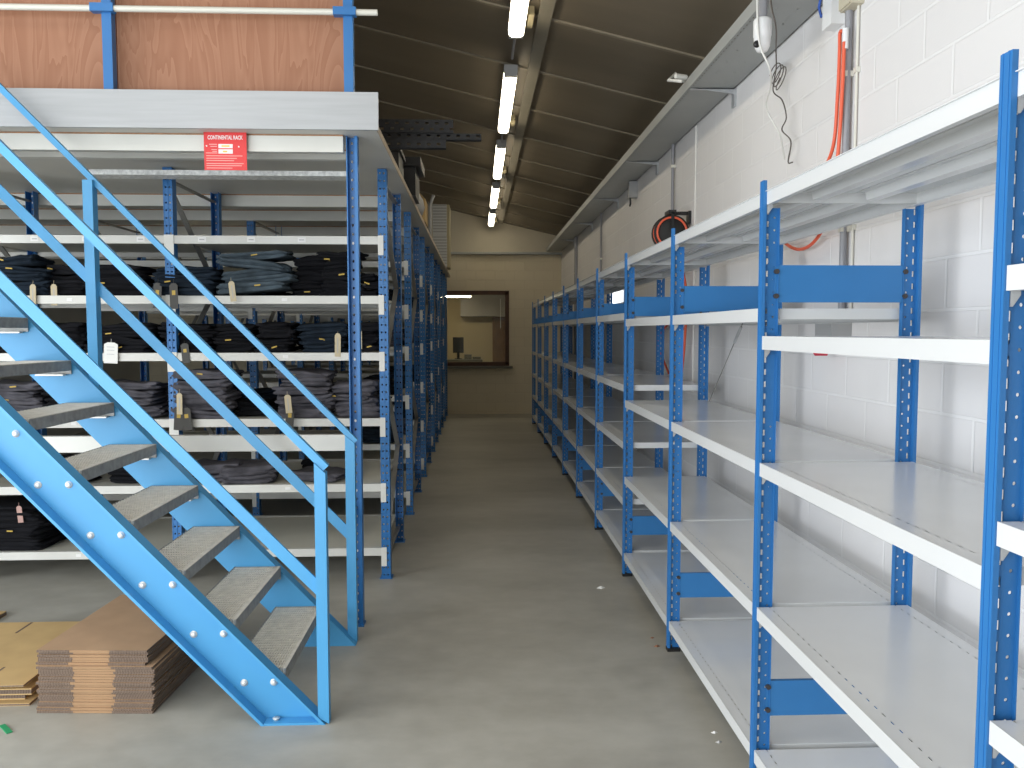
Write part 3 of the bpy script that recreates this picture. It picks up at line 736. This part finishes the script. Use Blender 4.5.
S(132, 3, 5, 'charcoal', 'stack left of the slotted post, charcoal shelf', w=.40, tabs=(2,))
S(60, 4, 3, 'black_denim', 'dark pile behind the treads, low shelf', w=.42, dy=.05)
S(128, 4, 2, 'black_denim', 'dark pair left of the slotted post, low shelf', w=.34, dy=.08)
S(8, 5, 6, 'black_denim', 'big black pile at the left edge, lowest shelf', w=.52, d=.36, t=.05, tags=((5, 'pink', .17),))
# rear faces of the front rack, glimpsed over the front stacks
for lev in (1, 2, 3):
    for j, xx in enumerate((-.86, -1.22, -1.60, -1.92, -2.35, -2.80)):
        stack(xx, 6.12, LEV[lev]+.001, (3, 4, 3, 4, 3, 3)[j] if lev > 1 else (2, 3, 2, 2, 3, 2)[j], ('black_denim', 'charcoal', 'navy')[(j+lev) % 3],
              'rear-side stack %s, %s' % (('nearest the aisle', 'one in from the aisle', 'third from the aisle', 'beside the slotted post', 'left of the slotted post', 'fifth-furthest left')[j],
                                          {1: 'upper shelf', 2: 'middle shelf', 3: 'charcoal shelf'}[lev]), w=.32, d=.30)
for ri, nm in ((1, 'second'), (2, 'third')):
    for lev in (1, 2, 3, 4):
        for j, yy in enumerate((.06, .68)):
            stack(-.90, rows[ri][0]+yy, LEV[lev]+.001, 3, ('black_denim', 'navy', 'charcoal')[(j+lev) % 3],
                  '%s aisle-end stack, %s shelf, %s rack' % (('front', 'rear')[j], {1: 'upper', 2: 'middle', 3: 'lower middle', 4: 'low'}[lev], nm), w=.36, d=.30)

# ------------------------------------------------------------------ flattened cartons on the floor
def flat_mesh(w, d, t, seed):
    rn = random.Random(seed); mb = MB()
    g = t*.10; j = rn.uniform(-.006, .006)
    mb.box(0, w, 0, d, g, t, 0)
    mb.box(0, w*.305+j, -.0015, 0, g, t, 1)                       # fluted edge, left flap
    mb.box(w*.305+j, w*.655-j, -.001, 0, g+t*.12, t, 2)           # smooth folded middle
    mb.box(w*.655-j, w, -.0015, 0, g, t, 1)                       # fluted edge, right flap
    mb.box(.01, w*.30+j, .004, d-.004, 0, g, 1); mb.box(w*.66-j, w-.01, .004, d-.004, 0, g, 1)
    mb.box(w, w+.001, 0, d, g, t, 1)
    return mb.mesh('flattened_carton', ['card_top', 'card_edge', 'card_mid'])
zz = 0
for i in range(24):
    top = i >= 18
    t_ = .0114
    x = -1.955 + random.uniform(-.008, .008) + (-.012 if top else 0); y = 3.60 + random.uniform(-.006, .006) + (.02 if top else 0)
    if i in (0, 1): x += .0; y -= .01
    w_ = .515 if not top else .49
    o = link('flattened_carton', cache(('fc', i % 5, top), lambda: flat_mesh(w_, .76, t_, i)), None, (x+.01, y, zz), (0, 0, -.06+random.uniform(-.012, .012)))
    tag(o, ('flattened brown carton, top of the tall bundle under the stair' if i == 23 else 'flattened brown carton, bottom of the tall bundle under the stair' if i == 0 else
            'flattened brown carton edge, %s from the floor in the tall bundle' % (ORD[i] if i < 22 else 'second from the top')), 'flattened carton', 'flattened cartons in the tall bundle')
    zz += t_
o = None
def flat2(x, y, z, w, d, t, lab, rot=0, m='card_yellow', tilt=(0, 0)):
    mb = MB().box(0, w, 0, d, 0, t, 0).box(0, w, -.001, 0, t*.2, t*.8, 1).box(w, w+.001, 0, d, t*.2, t*.8, 1)
    # slots between the flaps
    mb.box(w*.62, w*.62+.012, d-.16, d-.004, t, t+.0006, 1).box(w-.20, w-.19, .004, .2, t, t+.0006, 1)
    o = link('flattened_carton', mb.mesh('flattened_carton', [m, 'card_edge']), None, (x, y, z), (tilt[0], tilt[1], rot))
    tag(o, lab, 'flattened carton', 'loose flattened cartons left of the bundle')
flat2(-2.72, 3.66, 0, .70, .78, .012, 'yellowish flattened carton lying on the floor left of the tall bundle')
flat2(-2.78, 3.70, .012, .72, .74, .030, 'folded flattened carton, second up in the low pile left')
flat2(-2.70, 3.68, .042, .68, .70, .030, 'flattened carton under the top sheet of the low left pile')
flat2(-3.05, 3.62, .105, 1.03, .80, .010, 'large yellowish carton sheet on top of the low left pile', tilt=(0, 0))
flat2(-2.80, 3.75, .072, .60, .70, .033, 'thick folded carton inside the low left pile')
flat2(-3.32, 4.74, 0, .52, .13, .026, 'small piece of carton on the floor at the far left edge')

# ------------------------------------------------------------------ right wall services
def service(name, label, cat, loc): return thing(name, label, cat, loc)
ct = thing('cable_tray', 'long grey steel cable tray on brackets high along the right wall', 'cable tray', (1.55, 8, 3.28))
part('tray_channel', MB().box(1.400, 1.70, -1.0, YB-.1, 3.280, 3.284).box(1.398, 1.401, -1.0, YB-.1, 3.280, 3.350).box(1.697, 1.70, -1.0, YB-.1, 3.28, 3.35), 'tray', ct)
for yy in (1.0, 3.2, 5.43, 7.74, 9.9, 12.1, 14.3):
    b = part('bracket', MB().prism([(1.41, 3.277), (1.70, 3.277), (1.70, 3.24), (1.66, 3.245)], yy-.015, yy-.011).box(1.41, 1.70, yy-.015, yy+.02, 3.272, 3.2775), 'galv', ct)
    part('wall_plate', MB().box(1.695, 1.709, yy-.03, yy+.03, 3.16, 3.272), 'galv', b)
single('cable_scraps', MB().tube([(1.40, 5.55, 3.36), (1.33, 5.52, 3.40), (1.28, 5.5, 3.35), (1.36, 5.45, 3.33)], .012, 6).tube([(1.40, 5.5, 3.37), (1.32, 5.47, 3.37)], .018, 6), 'cable_white', 'pale cable ends poking over the tray edge near its bracket', 'cable')
# vertical conduits
def conduit(y, z0, z1, r, m, lab, nclip=2, x=1.685):
    t = thing('conduit', lab, 'conduit', (x, y, z0))
    part('pipe', MB().cyl((x, y, z0), (x, y, z1), r, 10), m, t)
    for i in range(nclip):
        z = z0+(z1-z0)*(i+.6)/nclip
        part('pipe_clip', MB().box(x-r-.004, 1.709, y-.014, y+.014, z-.012, z+.012), 'pipe_cream', t)
    return t
conduit(3.715, 1.73, 3.125, .016, 'pipe_grey', 'thick grey conduit beside the hanging orange hose')
conduit(3.655, 1.73, 3.125, .006, 'pipe_cream', 'thin pale conduit right of the thick grey one', 2, 1.70)
conduit(7.04, 2.35, 3.28, .014, 'pipe_grey', 'grey conduit dropping to the black hose reel')
conduit(6.36, 1.2, 3.27, .007, 'wall_strip', 'pale thin vertical pipe on the wall right of the hose reel', 1, 1.702)  # thin rod added for a vertical joint line in the wall
conduit(11.1, .2, 3.28, .014, 'pipe_grey', 'dark conduit far along the right wall')
conduit(13.9, .2, 3.28, .03, 'pipe_grey', 'dark conduit near the far wall corner')
t = thing('isolator', 'small grey pull box hanging below the cable tray', 'junction box', (1.66, 8.75, 3.15))
part('box', MB().box(1.62, 1.709, 8.70, 8.80, 3.10, 3.27), 'grey_plastic', t); part('cord', MB().tube([(1.64, 8.75, 3.10), (1.64, 8.74, 3.04), (1.64, 8.77, 3.02)], .01, 6), 'black', t)
t = thing('junction_box', 'white junction box with a blue cable near the ceiling, right wall', 'junction box', (1.66, 3.9, 3.1))
part('box', MB().box(1.645, 1.709, 3.81, 3.91, 3.105, 3.30), 'white_plastic', t)
part('cable', MB().tube([(1.665, 3.91, 3.20), (1.665, 3.97, 3.195), (1.665, 4.0, 3.25), (1.67, 3.95, 3.38), (1.68, 3.93, 3.5)], .007, 6), 'cable_blue', t, 'blue cable')
t = thing('junction_box', 'beige junction box on top of the grey conduit', 'junction box', (1.66, 3.7, 3.1))
part('box', MB().box(1.655, 1.709, 3.62, 3.74, 3.125, 3.29), 'beige_plastic', t); part('lid', MB().box(1.645, 1.655, 3.625, 3.735, 3.13, 3.285), 'beige_plastic', t)
t = thing('switch_box', 'grey wall box with a red flap behind the nearest shelves', 'switch box', (1.66, 3.75, 1.65))
part('box', MB().box(1.615, 1.709, 3.66, 3.84, 1.60, 1.73), 'grey_plastic', t); part('flap', MB().prism([(3.77, 1.60), (3.86, 1.60), (3.80, 1.565)], 1.60, 1.66, 'x'), 'red_plastic', t, 'red flap')
def cr(pts, n=8):
    P = [Vector(p) for p in pts]; out = []
    P = [P[0]*2-P[1]] + P + [P[-1]*2-P[-2]]
    for i in range(1, len(P)-2):
        for k in range(n):
            t = k/n; a_, b_, c_, d_ = P[i-1:i+3]
            out.append(.5*((2*b_)+(-a_+c_)*t+(2*a_-5*b_+4*c_-d_)*t*t+(-a_+3*b_-3*c_+d_)*t**3))
    out.append(P[-2]); return out
t = thing('air_hose', 'orange hose hanging in a loop from the grey conduit behind the shelves', 'hose', (1.65, 3.75, 3.05))
part('hose', MB().tube(cr([(1.655, 3.70, 3.03), (1.655, 3.735, 3.035), (1.655, 3.735, 2.95), (1.655, 3.745, 2.75), (1.655, 3.79, 2.52), (1.655, 4.0, 2.40), (1.655, 4.41, 2.22), (1.655, 4.34, 2.15), (1.655, 4.15, 2.10), (1.655, 3.97, 2.12), (1.655, 3.84, 2.21), (1.655, 3.735, 2.45), (1.655, 3.70, 2.75), (1.655, 3.69, 2.98)]), .0085, 8), 'orange', t)
part('hose_coupling', MB().cyl((1.662, 3.695, 2.95), (1.662, 3.695, 3.04), .014, 10), 'white_plastic', t)
t = thing('hose_reel', 'black reel with orange cable on the right wall above the shelving', 'hose reel', (1.62, 6.5, 2.47))
part('drum', MB().lathe((1.55, 6.48, 2.465), [(.001, 0), (.138, 0), (.143, .01), (.138, .02), (.10, .02), (.10, .09), (.138, .09), (.143, .10), (.138, .11), (.001, .11)], 28, 'y'), 'blackmatt', t)
part('cable_wind', MB().tube([(1.55+.118*math.cos(q*.2244), 6.473, 2.465+.118*math.sin(q*.2244)) for q in range(29)], .009, 6).tube([(1.55+.128*math.cos(q*.2244), 6.54+.01*math.sin(q), 2.465+.128*math.sin(q*.2244)) for q in range(29)], .009, 6), 'orange', t, 'orange cable wound round the drum')
part('mount', MB().box(1.53, 1.709, 6.52, 6.55, 2.61, 2.635).box(1.52, 1.58, 6.46, 6.61, 2.61, 2.64).box(1.54, 1.565, 6.46, 6.47, 2.465, 2.62).box(1.69, 1.709, 6.50, 6.58, 2.54, 2.64), 'black', t)
part('hanging_hose', MB().tube(cr([(1.64, 6.92, 2.50), (1.65, 6.62, 2.25), (1.65, 6.40, 2.0), (1.65, 6.42, 1.62), (1.65, 6.5, 1.35)]), .010, 8).tube(cr([(1.65, 6.47, 1.70), (1.65, 6.75, 1.80), (1.65, 7.05, 1.73), (1.65, 7.40, 1.60), (1.65, 7.20, 1.45), (1.65, 6.95, 1.32)]), .010, 8), 'orange', t, 'orange hose tail hanging behind the shelves')
# camera on the tray
t = thing('security_camera', 'white security camera hanging under the cable tray by the ceiling', 'security camera', (1.38, 4.0, 3.1))
part('mount', MB().cyl((1.385, 3.99, 3.17), (1.385, 3.99, 3.60), .022, 12), 'pipe_grey', t, 'grey mounting tube')
part('body', MB().lathe((1.385, 3.99, 3.03), [(.001, 0), (.025, .004), (.036, .025), (.040, .055), (.040, .07), (.043, .075), (.043, .15), (.038, .158), (.001, .16)], 20), 'white_plastic', t)
part('lens', MB().lathe((1.352, 3.962, 3.062), [(.001, 0), (.016, .002), (.017, .012), (.001, .013)], 14, 'y'), 'black', t)
part('cable', MB().tube(cr([(1.35, 3.965, 3.6), (1.348, 3.965, 3.3), (1.35, 3.95, 3.12), (1.365, 3.945, 3.03), (1.41, 3.95, 2.94), (1.47, 4.1, 2.90), (1.52, 4.3, 2.85), (1.60, 4.32, 2.72), (1.68, 4.45, 2.62)]), .005, 6), 'cable_white', t, 'white cable')
single('hanging_cable', MB().tube(cr([(1.37, 3.92, 3.64), (1.375, 3.86, 3.24), (1.40, 3.85, 3.10), (1.53, 4.2, 3.11), (1.655, 4.536, 3.13), (1.655, 4.575, 3.02), (1.655, 4.437, 2.93), (1.655, 4.37, 2.82), (1.655, 4.43, 2.77), (1.655, 4.30, 2.68), (1.655, 4.33, 2.58), (1.655, 4.27, 2.565)]), .0038, 6)
       .tube([(1.652+.004*math.sin(q), 4.55+.075*math.cos(q*1.03)-.006*q, 3.115+.045*math.sin(q)-.004*q) for q in [i*.45 for i in range(44)]], .0032, 5),
       'cable_black', 'thin dark cable with a small coil hanging on the right wall', 'cable')
single('loose_cable', MB().tube(cr([(1.58, 4.30, 3.40), (1.62, 4.25, 3.36), (1.67, 4.2, 3.37), (1.69, 4.15, 3.42)]), .005, 6), 'cable_white', 'short pale cable sagging under the tray right of the camera', 'cable')

# ------------------------------------------------------------------ ceiling lights
lab = ['nearest fluorescent light, cut off by the top edge', 'second fluorescent light from the top edge', 'third fluorescent light, middle of the row of five', 'fourth fluorescent light, last but one before the far wall', 'farthest and smallest fluorescent light of the row']
XC = .283
for i, (ya, yb) in enumerate(((3.98, 5.93), (6.77, 8.72), (9.37, 11.30), (12.0, 13.95), (14.55, 16.3))):
    t = thing('ceiling_light', lab[i], 'ceiling light', (XC, (ya+yb)/2, 3.77), 'fluorescent lights in a row')
    part('housing', MB().box(XC-.055, XC+.055, ya, yb, 3.80, 3.845), 'grey_plastic', t)
    part('diffuser', MB().prism([(XC-.056, 3.80), (XC-.052, 3.765), (XC-.03, 3.748), (XC+.03, 3.748), (XC+.052, 3.765), (XC+.056, 3.80)], ya+.05, yb-.05), 'light', t, 'glowing diffuser')
    for e in (ya, yb-.05): part('end_cap', MB().prism([(XC-.056, 3.80), (XC-.05, 3.755), (XC+.05, 3.755), (XC+.056, 3.80)], e, e+.05), 'grey_plastic', t)
    for e in (ya+.3, yb-.3): part('hanger', MB().cyl((XC, e, 3.845), (XC, e, zc(XC)), .006, 6), 'brace', t)
    part('conduit', MB().cyl((XC+.0, yb, 3.82), (XC+.0, yb+.62, 3.82), .010, 8), 'pipe_grey', t)
    part('junction', MB().box(XC+.075, XC+.115, yb-.25, yb+.0, 3.83, 3.89), 'crate_beige', t)
single('ceiling_lamp', MB().lathe((-.95, 5.6, 4.06), [(.001, 0), (.05, .01), (.07, .05), (.05, .1), (.02, .12), (.02, .16), (.001, .16)], 16), 'grey_plastic', 'small dark fitting on the roof beside the end of the white pipe rail', 'roof fitting')

# ------------------------------------------------------------------ litter on the floor
single('green_scrap', MB().bar((-2.035, 3.475, .003), (-1.965, 3.405, .003), .022, .004), 'green', 'green scrap of tape on the floor at the lower left', 'scrap')
def bit(x, y, s, m, lab, q=0):
    mb = MB().add([(x-s, y, 0), (x, y-s*.6, 0), (x+s, y+s*.2, 0), (x+.2*s, y+s*.7, 0), (x, y, s*.5)], [(0, 1, 4), (1, 2, 4), (2, 3, 4), (3, 0, 4), (3, 2, 1, 0)])
    single('floor_scrap', mb, m, lab, 'scrap', 'small scraps on the floor')
bit(.807, 5.22, .030, 'paper', 'white paper scrap in the middle of the aisle floor')
bit(.955, 4.34, .014, 'rust', 'tiny dark scrap beside a shelving foot, farther one')
bit(.955, 4.22, .020, 'rust', 'tiny rusty scrap beside a shelving foot, nearer one')
bit(.99, 3.28, .016, 'paper', 'tiny pale screw-like scrap near the first bay, upper one')
bit(.985, 3.20, .016, 'galv', 'tiny grey scrap near the first bay, lower one')

# ------------------------------------------------------------------ light
wd = bpy.data.worlds.new('World'); SC.world = wd; wd.use_nodes = True
wd.node_tree.nodes['Background'].inputs[0].default_value = (.75, .86, 1.0, 1)
wd.node_tree.nodes['Background'].inputs[1].default_value = 1.0
def area(name, loc, rot, sx, sy, power, color):
    l = bpy.data.lights.new(name, 'AREA'); l.shape = 'RECTANGLE'; l.size = sx; l.size_y = sy; l.energy = power; l.color = color
    o = bpy.data.objects.new(name, l); COL.objects.link(o); o.location = loc; o.rotation_euler = rot
    return o
# daylight through the big open loading door behind the camera
area('doorway_daylight', ((DX0+DX1)/2, YF+.05, DZ/2), (R(90), 0, 0), DX1-DX0-.1, DZ-.1, 270, (.90, .955, 1.0))
area('side_door_daylight', (XL+.05, (LY0+LY1)/2, LZ/2), (R(90), 0, R(-90)), LY1-LY0-.1, LZ-.1, 400, (.92, .965, 1.0))
area('skylight_daylight', (-2.6, .9, zc(-2.6)-.12), (0, math.atan(.235), 0), 4.6, 3.0, 100, (1.0, .965, .90))  # added fill lamp below the closed roof, with no skylight there

# ------------------------------------------------------------------ camera
cam = bpy.data.cameras.new('Camera'); co = bpy.data.objects.new('Camera', cam); COL.objects.link(co)
yaw, pitch, roll = .0428, .0646, -.0007
cyw, syw, cp, sp_, cr_, sr = math.cos(yaw), math.sin(yaw), math.cos(pitch), math.sin(pitch), math.cos(roll), math.sin(roll)
R0 = Matrix(((cyw, -syw, 0), (syw, cyw, 0), (0, 0, 1))); R1 = Matrix(((1, 0, 0), (0, cp, -sp_), (0, sp_, cp))); R2 = Matrix(((cr_, 0, sr), (0, 1, 0), (-sr, 0, cr_)))
Rm = R2 @ R1 @ R0
m3 = Matrix((Rm[0], Rm[2], -Rm[1])).transposed()
co.matrix_world = Matrix.Translation((0, 0, 1.682)) @ m3.to_4x4()
cam.sensor_width = 36; cam.lens = 815/1024*36; cam.clip_start = .05
SC.camera = co
